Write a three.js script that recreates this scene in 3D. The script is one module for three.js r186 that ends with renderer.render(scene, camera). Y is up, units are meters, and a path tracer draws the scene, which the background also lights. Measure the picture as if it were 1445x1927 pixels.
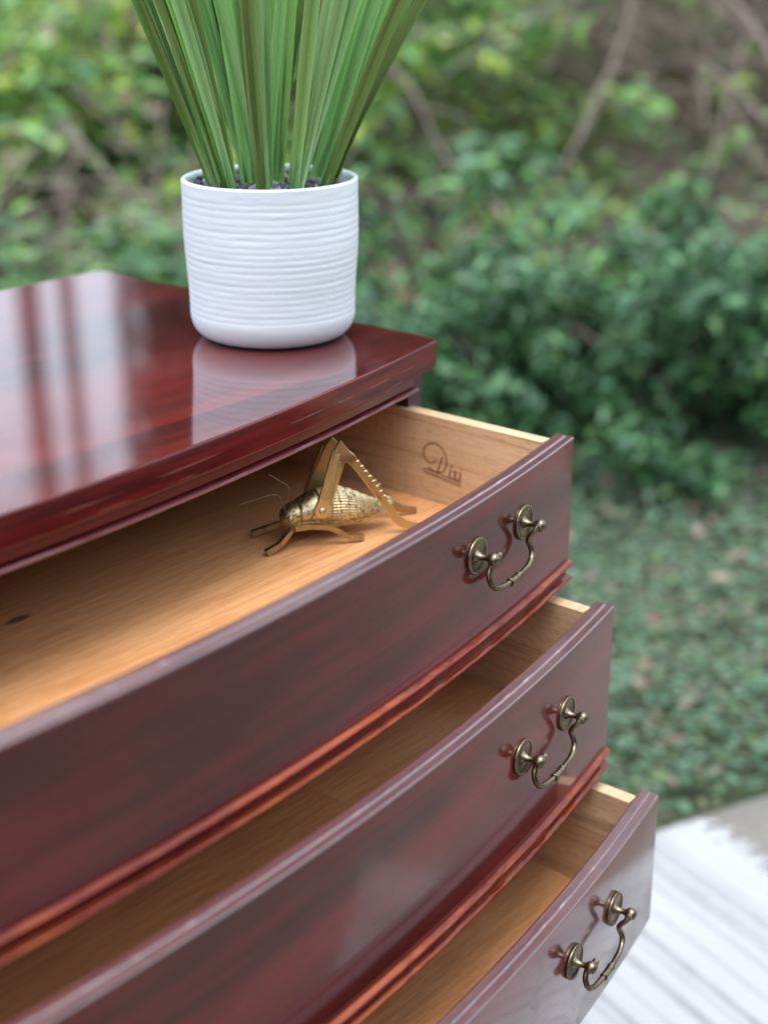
import * as THREE from 'three';
import { mergeGeometries, toCreasedNormals } from 'three/addons/utils/BufferGeometryUtils.js';

// ---------------------------------------------------------------- camera, sky, sun, exposure
const scene = new THREE.Scene();
const H0 = 0.86;                                     // height of the chest's top above the patio
const CAM = new THREE.Vector3(-1.0043, H0 + 0.3267, 0.775);
const YAW = -0.8796, PITCH = 0.3624;
const camera = new THREE.PerspectiveCamera(2 * Math.atan(1927 / 2 / 2925.5) * 180 / Math.PI, 767 / 1024, 0.05, 400);
camera.position.copy(CAM);
camera.lookAt(CAM.x - Math.sin(YAW) * Math.cos(PITCH), CAM.y - Math.sin(PITCH), CAM.z - Math.cos(YAW) * Math.cos(PITCH));
camera.focus = 1.15;
camera.userData.fStop = 2.9;

const renderer = new THREE.WebGLRenderer({ antialias: true });
renderer.toneMapping = THREE.LinearToneMapping;
renderer.toneMappingExposure = 1.74;
renderer.shadowMap.enabled = true;

{ // bright overcast sky, a little brighter overhead
  const w = 128, h = 64, d = new Float32Array(w * h * 4);
  for (let j = 0; j < h; j++) for (let i = 0; i < w; i++) {
    const el = (j + 0.5) / h * Math.PI - Math.PI / 2, k = 4 * (j * w + i);
    const s = Math.max(0, Math.sin(el));
    const c = 0.035 * Math.sin(i * 0.245 * 2 + 3 * Math.sin(j * 0.31)) * Math.sin(j * 0.7 + 1);
    const L = (0.55 + 1.25 * s) * (1 + c);
    d[k] = 0.82 * L; d[k + 1] = 0.945 * L; d[k + 2] = 1.12 * L; d[k + 3] = 1;
  }
  const t = new THREE.DataTexture(d, w, h, THREE.RGBAFormat, THREE.FloatType);
  t.mapping = THREE.EquirectangularReflectionMapping; t.magFilter = THREE.LinearFilter; t.minFilter = THREE.LinearFilter; t.needsUpdate = true;
  scene.background = t; scene.environment = t;
}
const sun = new THREE.DirectionalLight(new THREE.Color(1, 0.98, 0.95), 1.4);
sun.position.set(-1.0, 6.0, 1.3); sun.target.position.set(0, 0.5, 0);
sun.castShadow = true; sun.shadow.radius = 60; sun.shadow.mapSize.set(2048, 2048);
Object.assign(sun.shadow.camera, { left: -6, right: 6, top: 6, bottom: -6, near: 0.1, far: 20 });
scene.add(sun, sun.target);

// ---------------------------------------------------------------- helpers
let seed = 1234567;
const rnd = () => { seed = (seed + 0x6D2B79F5) | 0; let t = Math.imul(seed ^ (seed >>> 15), 1 | seed); t = (t + Math.imul(t ^ (t >>> 7), 61 | t)) ^ t; return ((t ^ (t >>> 14)) >>> 0) / 4294967296; };
const rr = (a, b) => a + (b - a) * rnd();
const gauss = () => (rnd() + rnd() + rnd() + rnd() - 2) * 0.87;
const hash = (x, y) => { let h = Math.imul(x | 0, 374761393) + Math.imul(y | 0, 668265263); h = Math.imul(h ^ (h >>> 13), 1274126177); return ((h ^ (h >>> 16)) >>> 0) / 4294967296; };
const vn = (x, y) => { const i = Math.floor(x), j = Math.floor(y), f = x - i, g = y - j, a = f * f * (3 - 2 * f), b = g * g * (3 - 2 * g);
  return (hash(i, j) * (1 - a) + hash(i + 1, j) * a) * (1 - b) + (hash(i, j + 1) * (1 - a) + hash(i + 1, j + 1) * a) * b; };
const fbm = (x, y, o = 4) => { let s = 0, a = 0.5, n = 0; for (let k = 0; k < o; k++) { s += a * vn(x, y); n += a; x = x * 2.03 + 17.3; y = y * 2.03 + 5.1; a *= 0.5; } return s / n; };
const clamp = (v, a = 0, b = 1) => Math.min(b, Math.max(a, v));
const sm = (a, b, v) => { const t = clamp((v - a) / (b - a)); return t * t * (3 - 2 * t); };
const mix3 = (a, b, t) => [a[0] + (b[0] - a[0]) * t, a[1] + (b[1] - a[1]) * t, a[2] + (b[2] - a[2]) * t];
const V = (x, y, z) => new THREE.Vector3(x, y, z);
const enc = v => { v = clamp(v); return Math.round(255 * (v <= 0.0031308 ? 12.92 * v : 1.055 * Math.pow(v, 1 / 2.4) - 0.055)); };
function tex(w, h, fn, data = false) {               // fn(u, v) -> linear rgb (or one number for data)
  const d = new Uint8Array(w * h * 4);
  for (let j = 0; j < h; j++) for (let i = 0; i < w; i++) {
    const c = fn((i + 0.5) / w, (j + 0.5) / h), k = 4 * (j * w + i);
    if (data) { d[k] = d[k + 1] = d[k + 2] = Math.round(255 * clamp(c)); } else { d[k] = enc(c[0]); d[k + 1] = enc(c[1]); d[k + 2] = enc(c[2]); }
    d[k + 3] = 255;
  }
  const t = new THREE.DataTexture(d, w, h, THREE.RGBAFormat);
  t.wrapS = t.wrapT = THREE.RepeatWrapping; t.magFilter = THREE.LinearFilter; t.minFilter = THREE.LinearMipmapLinearFilter; t.generateMipmaps = true;
  if (!data) t.colorSpace = THREE.SRGBColorSpace;
  t.needsUpdate = true; return t;
}
const used = new Map();
function numbered(n) { const k = used.get(n) || 0; used.set(n, k + 1); return k ? `${n}_${String(k).padStart(3, '0')}` : n; }
function mesh(name, g, m, parent) { const o = new THREE.Mesh(g, m); o.name = name; o.castShadow = o.receiveShadow = true; if (parent) parent.add(o); return o; }
function thing(name, label, category, group) { const o = new THREE.Group(); o.name = numbered(name); o.userData = { label, category }; if (group) o.userData.group = group; scene.add(o); return o; }
function structure(name, g, m) { const o = mesh(name, g, m, scene); o.userData.kind = 'structure'; return o; }
function uvScale(g, su, sv, ou = 0, ov = 0) { const a = g.attributes.uv; for (let i = 0; i < a.count; i++) a.setXY(i, a.getX(i) * su + ou, a.getY(i) * sv + ov); return g; }
function boxAt(x0, x1, y0, y1, z0, z1) { const g = new THREE.BoxGeometry(x1 - x0, y1 - y0, z1 - z0); g.translate((x0 + x1) / 2, (y0 + y1) / 2, (z0 + z1) / 2); return g; }
function boxUV(g, s) { // uv in metres by dominant normal; grain (u) runs along the longer horizontal side
  const p = g.attributes.position, n = g.attributes.normal, a = g.attributes.uv;
  for (let i = 0; i < p.count; i++) {
    const nx = Math.abs(n.getX(i)), ny = Math.abs(n.getY(i)), nz = Math.abs(n.getZ(i));
    if (nx > ny && nx > nz) a.setXY(i, p.getZ(i) * s, p.getY(i) * s); else if (ny > nz) a.setXY(i, p.getX(i) * s, p.getZ(i) * s); else a.setXY(i, p.getX(i) * s, p.getY(i) * s);
  } return g;
}
// bow-fronted sweep: closed section [[dz, y], ...] swept along x with z = bow(x) + dz
const HW = 0.5037, SAG = 0.0555;
const bow = (x, hw = HW) => SAG * (1 - ((x + HW) / hw) ** 2);
function sweep(section, x0, x1, n = 64, hw = HW, crease = 0.6, zmax = 1e9) {
  const pos = [], uv = [], idx = [], m = section.length, acc = [0];
  for (let k = 1; k <= m; k++) acc.push(acc[k - 1] + Math.hypot(section[k % m][0] - section[k - 1][0], section[k % m][1] - section[k - 1][1]));
  for (let i = 0; i <= n; i++) { const x = x0 + (x1 - x0) * i / n, b = bow(x, hw);
    for (let k = 0; k <= m; k++) { const s = section[k % m]; pos.push(x, s[1], b + s[0]); uv.push(x, acc[k]); } }
  for (let i = 0; i < n; i++) for (let k = 0; k < m; k++) { const a = i * (m + 1) + k, b = a + 1, c = a + m + 1, d = c + 1; idx.push(a, c, b, b, c, d); }
  const shape = section.map(s => new THREE.Vector2(s[0], s[1])); const tri = THREE.ShapeUtils.triangulateShape(shape, []);
  for (const [i, dir] of [[0, 1], [n, -1]]) { const x = i ? x1 : x0, b = bow(x, hw), st = pos.length / 3;
    for (const s of section) { pos.push(x, s[1], b + s[0]); uv.push(s[0], s[1]); }
    for (const t of tri) dir > 0 ? idx.push(st + t[0], st + t[1], st + t[2]) : idx.push(st + t[0], st + t[2], st + t[1]); }
  let g = new THREE.BufferGeometry();
  g.setAttribute('position', new THREE.Float32BufferAttribute(pos, 3)); g.setAttribute('uv', new THREE.Float32BufferAttribute(uv, 2)); g.setIndex(idx);
  return toCreasedNormals(g, crease);
}
function tube(pts, r, seg = 24, rad = 8, closed = false) { return new THREE.TubeGeometry(new THREE.CatmullRomCurve3(pts, closed, 'centripetal'), seg, r, rad, closed); }

// ---------------------------------------------------------------- materials
const STAIN0 = [0.052, 0.0060, 0.0060], STAIN1 = [0.172, 0.0175, 0.0145];      // the same red stain on every outside board
const mahoganyMap = tex(2048, 1024, (u, v) => {          // 1.1 m x 0.55 m
  const x = u * 1.1, y = v * 0.55 + 0.012 * Math.sin(u * 5.2) + 0.02 * fbm(u * 3, 7, 2);
  const broad = fbm(x * 2.2, y * 14, 3), streak = fbm(x * 6, y * 130, 4), ribbon = fbm(x * 9 + 40, y * 34, 3);
  const pore = sm(0.66, 0.8, vn(x * 75, y * 1500)) * sm(0.4, 0.7, vn(x * 260 + 9, y * 900));
  let t = clamp(0.5 + 1.3 * (broad - 0.5) + 0.7 * (streak - 0.5) + 0.5 * (ribbon - 0.5));
  let c = mix3(STAIN0, STAIN1, t);
  return mix3(c, [0.05, 0.012, 0.01], 0.5 * pore);
});
const frontMap = tex(2048, 512, (u, v) => {              // 1.1 m x 0.3 m
  const x = u * 1.1, y = v * 0.3 + 0.02 * fbm(u * 5, v * 2, 3);
  const broad = fbm(x * 3.1 + 3, y * 22, 3), streak = fbm(x * 8, y * 190, 4), band = fbm(x * 5 + y * 18, y * 20 - x * 3, 3);
  const pore = sm(0.66, 0.8, vn(x * 90, y * 1700)) * sm(0.45, 0.7, vn(x * 300 + 9, y * 900));
  let t = clamp(0.42 + 1.2 * (broad - 0.5) + 0.5 * (streak - 0.5) + 0.8 * (band - 0.5));
  let c = mix3(STAIN0, STAIN1, t);
  return mix3(c, [0.02, 0.006, 0.006], 0.5 * pore);
});
const poreBump = tex(1024, 512, (u, v) => 0.5 + 0.5 * (fbm(u * 40, v * 260, 3) - 0.5) - 0.5 * sm(0.62, 0.8, vn(u * 120, v * 800)), true);
const glossMap = tex(512, 512, (u, v) => 0.75 + 0.5 * (fbm(u * 9, v * 9, 5) - 0.5) + 0.25 * sm(0.7, 0.85, vn(u * 120, v * 5)), true);
const topMat = new THREE.MeshPhysicalMaterial({ map: mahoganyMap, specularIntensity: 0.45, roughness: 0.12, clearcoat: 1, clearcoatRoughness: 0.045, bumpMap: poreBump, bumpScale: 0.00003 });
const frontMat = new THREE.MeshPhysicalMaterial({ map: frontMap, specularIntensity: 0.15, roughness: 0.3, clearcoat: 1, clearcoatRoughness: 0.12, clearcoatRoughnessMap: glossMap, bumpMap: poreBump, bumpScale: 0.00013 });
const edgeMap = tex(2048, 128, (u, v) => {               // edge of the top: dark stain, a worn ply line halfway up
  const x = u * 1.1; const n = fbm(x * 14, v * 5, 4);
  let c = mix3(STAIN0, STAIN1, clamp(n * 1.2 - 0.25));
  const line = 0.46 + 0.05 * (fbm(x * 6, 3, 2) - 0.5);
  const worn = (1 - sm(0.012, 0.035, Math.abs(v - line))) * sm(0.52, 0.7, fbm(x * 22, 9, 3)) + 0.7 * (1 - sm(0.01, 0.03, Math.abs(v - 0.13))) * sm(0.62, 0.75, fbm(x * 30, 19, 3));
  return mix3(c, [0.26, 0.13, 0.09], 0.55 * clamp(worn));
});
const edgeMat = new THREE.MeshPhysicalMaterial({ map: edgeMap, specularIntensity: 0, roughness: 0.45, clearcoat: 0.9, clearcoatRoughness: 0.2 });
const railMat = new THREE.MeshPhysicalMaterial({ color: new THREE.Color().setRGB(0.12, 0.0105, 0.0095), roughness: 0.45, clearcoat: 0.7, clearcoatRoughness: 0.25 });
const caseMat = new THREE.MeshPhysicalMaterial({ map: frontMap, roughness: 0.45, clearcoat: 0.8, clearcoatRoughness: 0.2 });
const carcassWood = new THREE.MeshStandardMaterial({ color: new THREE.Color().setRGB(0.30, 0.20, 0.12), roughness: 0.8 });
const lipMap = tex(2048, 128, (u, v) => {                // upper edge of the drawer fronts: rubbed stain, fine ply lines and chips
  const x = u * 1.1; const n = fbm(x * 30, v * 12, 4), ply = fbm(x * 4, v * 60, 2), chips = fbm(x * 120, v * 22 + 40, 3), line = 1 - sm(0.02, 0.06, Math.abs(v - 0.47 - 0.03 * (fbm(x * 8, 5, 2) - 0.5)));
  let c = mix3([0.075, 0.022, 0.020], [0.15, 0.052, 0.046], clamp(0.5 + 0.8 * (n - 0.5) + 1.1 * (ply - 0.5)));
  c = mix3(c, [0.30, 0.25, 0.25], 0.5 * sm(0.62, 0.74, chips) * (0.2 + 0.8 * line));
  c = mix3(c, [0.035, 0.018, 0.018], 0.55 * line * sm(0.5, 0.62, fbm(x * 26, 31, 3)));
  return mix3(c, [0.05, 0.022, 0.02], 0.75 * sm(0.70, 0.76, fbm(x * 40 + 60, v * 7 + 3, 4)));
});
const lipMat = new THREE.MeshPhysicalMaterial({ map: lipMap, ior: 1.75, roughness: 0.3, clearcoat: 1, clearcoatRoughness: 0.2, bumpMap: tex(1024, 64, (u, v) => fbm(u * 60, v * 40, 4), true), bumpScale: 0.00012 });
const beadMap = tex(2048, 64, (u, v) => {                // bead moulding: thinner stain on orange wood
  const x = u * 1.1; const n = fbm(x * 9, v * 1.5, 3), f = fbm(x * 90, v * 6, 3);
  return mix3([0.11, 0.012, 0.008], [0.30, 0.060, 0.017], sm(0.3, 0.7, 0.6 * n + 0.4 * f));
});
const beadMat = new THREE.MeshPhysicalMaterial({ map: beadMap, specularIntensity: 0, roughness: 0.45, clearcoat: 0.6, clearcoatRoughness: 0.15 });
const knots = [[0.6067, 0.2014], [0.83, 0.12]];
const bottomMap = tex(2048, 1024, (u, v) => {            // drawer bottom, 1.1 m x 0.55 m
  const x = u * 1.1; let y = v * 0.55; let kn = 0;
  const fig = fbm(x * 2.6, y * 16, 3), st = fbm(x * 12, y * 240, 4), fine = fbm(x * 60, y * 700, 2), blot = fbm(x * 9, y * 9, 3);
  for (const [a, b] of knots) { const d = Math.hypot((x - a) / 0.011, (y - b) / 0.0045); kn = Math.max(kn, 1 - sm(0.5, 1.3, d)); }
  let t = clamp(0.5 + 0.8 * (fig - 0.5) + 0.6 * (st - 0.5) + 0.7 * (fine - 0.5) + 0.4 * (blot - 0.5));
  let c = mix3([0.54, 0.225, 0.078], [0.80, 0.41, 0.18], t);
  const scr = sm(0.80, 0.86, vn(x * 30 + y * 40, y * 420 - x * 60));
  c = mix3(c, [0.6, 0.36, 0.18], 0.35 * scr);
  return mix3(c, [0.07, 0.025, 0.012], 0.8 * kn);
});
const bottomMat = new THREE.MeshPhysicalMaterial({ map: bottomMap, roughness: 0.5, clearcoat: 0.25, clearcoatRoughness: 0.4 });
const oak = (u, v, L, Hh, w) => { const x = u * L, y = v * Hh + 0.006 * Math.sin(x * 9 + w) + 0.004 * fbm(x * 6, w, 2);
  const fig = fbm(x * 5 + w, y * 60, 3), st = fbm(x * 16, y * 420 + w * 7, 4), line = sm(0.62, 0.8, fbm(x * 7 + 3, y * 300 + w, 2)), pore = sm(0.7, 0.82, vn(x * 120 + w, y * 2400));
  let c = mix3([0.58, 0.34, 0.175], [0.78, 0.53, 0.31], clamp(0.5 + 1.1 * (fig - 0.5) + 0.8 * (st - 0.5)));
  c = mix3(c, [0.27, 0.125, 0.055], 0.5 * line); return mix3(c, [0.22, 0.1, 0.05], 0.4 * pore); };
const sideMap = tex(1024, 256, (u, v) => oak(u, v, 0.42, 0.11, 2.5));
const sideMat = new THREE.MeshPhysicalMaterial({ map: sideMap, roughness: 0.5, clearcoat: 0.25, clearcoatRoughness: 0.35 });

// ---------------------------------------------------------------- ground, patio, bank
const cp = Math.cos(YAW), sp = Math.sin(YAW);
const FX = -sp, FZ = -cp, RX = cp, RZ = -sp;             // view heading on the ground and its right
const bg = (w, q, y = 0) => V(CAM.x + w * FX + q * RX, y, CAM.z + w * FZ + q * RZ);
const soilMap = tex(1024, 1024, (u, v) => { const n = fbm(u * 24, v * 24, 5), m = fbm(u * 150, v * 150, 3); return mix3(mix3([0.11, 0.088, 0.064], [0.25, 0.20, 0.15], clamp(n * 1.5 - 0.25)), [0.34, 0.27, 0.2], 0.6 * sm(0.6, 0.75, m)); });
const turfMap = tex(1024, 1024, (u, v) => { const n = fbm(u * 20, v * 20, 5), m = fbm(u * 170, v * 170, 3); return mix3(mix3([0.022, 0.032, 0.014], [0.05, 0.066, 0.026], clamp(n * 1.5 - 0.25)), [0.075, 0.062, 0.04], 0.6 * sm(0.58, 0.72, m)); });
const turfMat = new THREE.MeshStandardMaterial({ map: turfMap, roughness: 1 });
const soilMat = new THREE.MeshStandardMaterial({ map: soilMap, roughness: 1 });
const ribs = (w, q) => {                                  // height of the ground at view coordinates
  const n = (fbm(w * 0.9 + 20, q * 0.9 + 50, 3) - 0.5) * 0.3;
  return -0.012 + sm(3.5, 4.6, w) * n + 1.3 * sm(3.5, 8.5, w) + (w > 8.5 ? 0.02 * Math.min(w - 8.5, 30) : 0);
};
function sheet(name, w0, w1, wp, mat, n = 70) {          // one sheet of terrain in view coordinates
  const pos = [], uv = [], idx = [];
  for (let j = 0; j <= n; j++) for (let i = 0; i <= n; i++) {
    const w = w0 + (w1 - w0) * Math.pow(j / n, wp), t = i / n * 2 - 1, q = 8 * t + 72 * t ** 5;
    const p = bg(w, q, ribs(w, q)); pos.push(p.x, p.y, p.z); uv.push(p.x / 2.5, p.z / 2.5);
  }
  for (let j = 0; j < n; j++) for (let i = 0; i < n; i++) { const a = j * (n + 1) + i, b = a + 1, c = a + n + 1, d = c + 1; idx.push(a, b, c, b, d, c); }
  const g = new THREE.BufferGeometry(); g.setAttribute('position', new THREE.Float32BufferAttribute(pos, 3)); g.setAttribute('uv', new THREE.Float32BufferAttribute(uv, 2)); g.setIndex(idx); g.computeVertexNormals();
  structure(name, g, mat);
}
sheet('ground', -60, 3.45, 0.5, turfMat); sheet('bank', 3.45, 80, 2.6, soilMat, 90);
const stoneMap = tex(1024, 1024, (u, v) => { const n = fbm(u * 12, v * 12, 5), m = fbm(u * 220, v * 220, 2); return mix3(mix3([0.15, 0.132, 0.11], [0.235, 0.208, 0.175], n), [0.10, 0.085, 0.07], 0.5 * sm(0.62, 0.75, m)); });
const stoneMat = new THREE.MeshStandardMaterial({ map: stoneMap, roughness: 0.92 });
const PA = [0.94, 0.341], PB = [-0.341, 0.94];            // rug and patio axes
const onPatio = (a, b) => [0.74 + a * PA[0] + b * PB[0], -0.096 + a * PA[1] + b * PB[1]];
{
  const sh = new THREE.Shape(); const pts = [[2.6, 0.01], [0.9, -0.003], [0.3, 0.006], [-0.15, -0.012], [-0.45, -0.05], [-0.8, -0.45], [-2.6, -0.5], [-2.7, 3.2], [2.6, 3.3]];
  pts.forEach(([a, b], i) => { const [x, z] = onPatio(a, b); i ? sh.lineTo(x, -z) : sh.moveTo(x, -z); });
  const g = new THREE.ExtrudeGeometry(sh, { depth: 0.05, bevelEnabled: true, bevelSize: 0.004, bevelThickness: 0.004, bevelSegments: 2 }); g.rotateX(-Math.PI / 2); g.translate(0, -0.054, 0);
  uvScale(g, 0.8, 0.8); structure('patio', g, stoneMat);
}

// ---------------------------------------------------------------- chest of drawers
const chest = thing('chest_of_drawers', 'glossy mahogany bow-front chest with three open drawers and brass bail handles', 'dresser');
chest.position.set(0, H0, 0);
const TT = 0.0234, OX = 0.006, DEP = 0.4332, LW = -2 * HW;
{ // top slab
  const hw = HW + OX, R = 0.011, xr = OX, xl = LW - OX, sh = new THREE.Shape(), N = 48;
  // shape y = -z ; front edge is the bow
  sh.moveTo(xl + R, DEP); sh.lineTo(xr - R, DEP); sh.quadraticCurveTo(xr, DEP, xr, DEP - R); sh.lineTo(xr, R * 0.9);
  const xs = xr - R; sh.quadraticCurveTo(xr, -bow(xr - 0.002, hw), xs, -bow(xs, hw));
  for (let i = 1; i <= N; i++) { const x = xs + (xl + R - xs) * i / N; sh.lineTo(x, -bow(x, hw)); }
  sh.quadraticCurveTo(xl, -bow(xl + 0.002, hw), xl, R * 0.9); sh.lineTo(xl, DEP - R); sh.quadraticCurveTo(xl, DEP, xl + R, DEP);
  const bv = 0.0016;
  const g = new THREE.ExtrudeGeometry(sh, { depth: TT - 2 * bv, bevelEnabled: true, bevelSize: bv, bevelThickness: bv, bevelOffset: -bv, bevelSegments: 3, curveSegments: 16 });
  g.rotateX(-Math.PI / 2); g.translate(0, -TT + bv, 0);
  const p = g.attributes.position, uv = g.attributes.uv, nm = g.attributes.normal;
  g.clearGroups(); let start = 0, cur = -1; const ng = [];
  for (let i = 0; i < p.count; i += 3) {
    const flat = Math.abs(nm.getY(i)) > 0.99 && Math.abs(nm.getY(i + 1)) > 0.99, k = flat ? 0 : 1;
    for (let j = i; j < i + 3; j++) flat ? uv.setXY(j, p.getX(j) / 1.1, p.getZ(j) / 0.55) : uv.setXY(j, (Math.abs(nm.getX(j)) > 0.8 ? p.getZ(j) : p.getX(j)) / 1.1, (p.getY(j) + TT) / TT);
    if (k !== cur) { if (cur >= 0) ng.push([start, i - start, cur]); start = i; cur = k; }
  }
  ng.push([start, p.count - start, cur]); for (const a of ng) g.addGroup(...a);
  const g2 = toCreasedNormals(g, 0.2); for (const a of ng) if (!g2.groups.length) g2.addGroup(...a);
  mesh('top', g2, [topMat, edgeMat], chest).userData.label = 'polished red mahogany top with a bowed front edge';
}
// carcass
const XO = -0.001, XI = -0.0185, ZB = -DEP + 0.012, ZF = -0.014, YB = -0.66;
for (const s of [0, 1]) {
  const x0 = s ? LW - XO : XI, x1 = s ? LW - XI : XO;
  mesh('side_panel', uvScale(boxUV(boxAt(x0, x1, YB - 0.08, -TT - 0.0005, ZB, ZF), 1), 1 / 1.1, 1 / 0.3), caseMat, chest);
}
mesh('back_panel', boxAt(LW - XI + 0.0005, XI - 0.0005, YB - 0.08, -TT - 0.0005, ZB + 0.001, ZB + 0.007), carcassWood, chest);
mesh('top_rail', sweep([[-0.006, -TT - 0.0004], [-0.006, -TT - 0.0095], [-0.03, -TT - 0.0095], [-0.03, -TT - 0.0004]], LW + 0.030, -0.030, 56), railMat, chest);
{ // thin bead under the rail, standing a little forward
  const s = []; for (let k = 0; k <= 8; k++) { const a = Math.PI / 2 - k / 8 * Math.PI; s.push([-0.0055 + 0.0022 * Math.cos(a), -TT - 0.0142 + 0.0017 * Math.sin(a)]); } s.push([-0.024, -TT - 0.0159], [-0.024, -TT - 0.0125]);
  mesh('rail_bead', sweep(s, LW + 0.024, -0.024, 56, HW, 0.9), railMat, chest);
  mesh('rail_backing', sweep([[-0.016, -TT - 0.0097], [-0.016, -TT - 0.0123], [-0.024, -TT - 0.0123], [-0.024, -TT - 0.0097]], LW + 0.03, -0.03, 40), carcassWood, chest);
}
for (const y of [-0.183, -0.3415, -0.476]) {
  mesh('drawer_divider', boxAt(LW - XI + 0.001, XI - 0.001, y - 0.0035, y + 0.0035, ZB + 0.008, -0.03), carcassWood, chest);
}
mesh('case_bottom', boxAt(LW - XI + 0.001, XI - 0.001, YB - 0.006, YB + 0.004, ZB + 0.008, -0.02), carcassWood, chest);
mesh('base_apron', uvScale(sweep([[-0.002, YB - 0.002], [0.004, YB - 0.008], [0.004, YB - 0.075], [-0.02, YB - 0.075], [-0.02, YB - 0.002]], LW, 0, 48), 1 / 1.1, 1 / 0.3), frontMat, chest);
for (const [x, z] of [[-0.04, -0.02], [LW + 0.04, -0.02], [-0.04, -0.38], [LW + 0.04, -0.38]]) {
  const g = new THREE.CylinderGeometry(0.042, 0.028, 0.125, 4, 1); g.rotateY(Math.PI / 4); g.translate(x, -H0 + 0.0625 + 0.009, z);
  mesh('bracket_foot', g, caseMat, chest);
}
// handles
const patina = tex(512, 512, (u, v) => { const n = fbm(u * 12, v * 12, 5), m = fbm(u * 50, v * 50, 3); return mix3(mix3([0.085, 0.062, 0.042], [0.30, 0.23, 0.15], clamp(n * 1.7 - 0.3)), [0.52, 0.43, 0.28], 0.45 * sm(0.6, 0.74, m)); });
const antique = new THREE.MeshStandardMaterial({ map: patina, metalness: 1, roughness: 0.33 });
function rosetteGeo() {
  const R = 0.0139, pr = [[0, 0.0010], [0.003, 0.0010], [0.0075, 0.0011], [0.0098, 0.0014], [0.0106, 0.0021], [0.0116, 0.0018], [0.0124, 0.0022], [0.0134, 0.0019], [R, 0.0011], [R - 0.0003, 0.0]];
  const g = new THREE.LatheGeometry(pr.map(a => new THREE.Vector2(a[0], a[1])), 40); g.rotateX(Math.PI / 2);
  const beads = [g.toNonIndexed()];
  for (let k = 0; k < 44; k++) { const a = k / 44 * Math.PI * 2; const b = new THREE.IcosahedronGeometry(0.00085, 0); b.scale(1, 1, 0.7); b.translate(0.01265 * Math.cos(a), 0.01265 * Math.sin(a), 0.0021); beads.push(b); }
  return mergeGeometries(beads);
}
const ROS = rosetteGeo();
const POST = (() => { const pr = [[0.0048, 0.0009], [0.0036, 0.0026], [0.0023, 0.005], [0.0022, 0.0095], [0.0034, 0.0106], [0.0046, 0.0124], [0.0049, 0.0146], [0.0045, 0.0166], [0.0032, 0.0182], [0.0016, 0.0189], [0, 0.0191]];
  const g = new THREE.LatheGeometry(pr.map(a => new THREE.Vector2(a[0], a[1])), 24); g.rotateX(Math.PI / 2); return g; })();
const BAIL = (() => {
  const half = [[0.0326, 0.0022, 0.0152], [0.0308, -0.0012, 0.0142], [0.0300, -0.0052, 0.0108], [0.0312, -0.0098, 0.0084], [0.0338, -0.0146, 0.0086], [0.0346, -0.0195, 0.0102], [0.0318, -0.0242, 0.0114], [0.0245, -0.0276, 0.0122], [0.013, -0.0292, 0.0126]];
  const pts = [...half.map(p => V(...p)), V(0, -0.0296, 0.0128), ...half.slice().reverse().map(p => V(-p[0], p[1], p[2]))];
  const t = tube(pts, 0.0023, 72, 10), gs = [t.toNonIndexed()];
  for (const s of [-1, 1]) { const a = new THREE.CylinderGeometry(0.0027, 0.0027, 0.0085, 12); a.rotateZ(Math.PI / 2); a.translate(s * 0.0352, 0.0008, 0.015); gs.push(a.toNonIndexed()); }
  const sl = new THREE.CylinderGeometry(0.0029, 0.0029, 0.0135, 12); sl.rotateZ(Math.PI / 2); sl.translate(0, -0.0296, 0.0128); gs.push(sl.toNonIndexed());
  for (const s of [-1, 1]) { const a = new THREE.TorusGeometry(0.0027, 0.0007, 6, 14); a.rotateY(Math.PI / 2); a.translate(s * 0.0072, -0.0296, 0.0128); gs.push(a.toNonIndexed()); }
  return mergeGeometries(gs);
})();
const XR = 0.0962, BORE = 0.0762;
function handle(parent, cx, y, z) {
  // both rosettes lie on the bowed face: turn the pull to the chord between its posts
  const xa = cx - BORE / 2, xb = cx + BORE / 2, za = bow(xa), zb = bow(xb), turn = -Math.atan2(zb - za, xb - xa);
  for (const [x, zz] of [[xa, za], [xb, zb]]) for (const [n, g] of [['rosette', ROS], ['post', POST]]) { const o = mesh(n, g, antique, parent); o.position.set(x, y, z + zz + 0.0002); o.rotation.y = turn; }
  const b = mesh('bail', BAIL, antique, parent); b.position.set(cx, y, z + (za + zb) / 2); b.rotation.y = turn;
}
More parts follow.
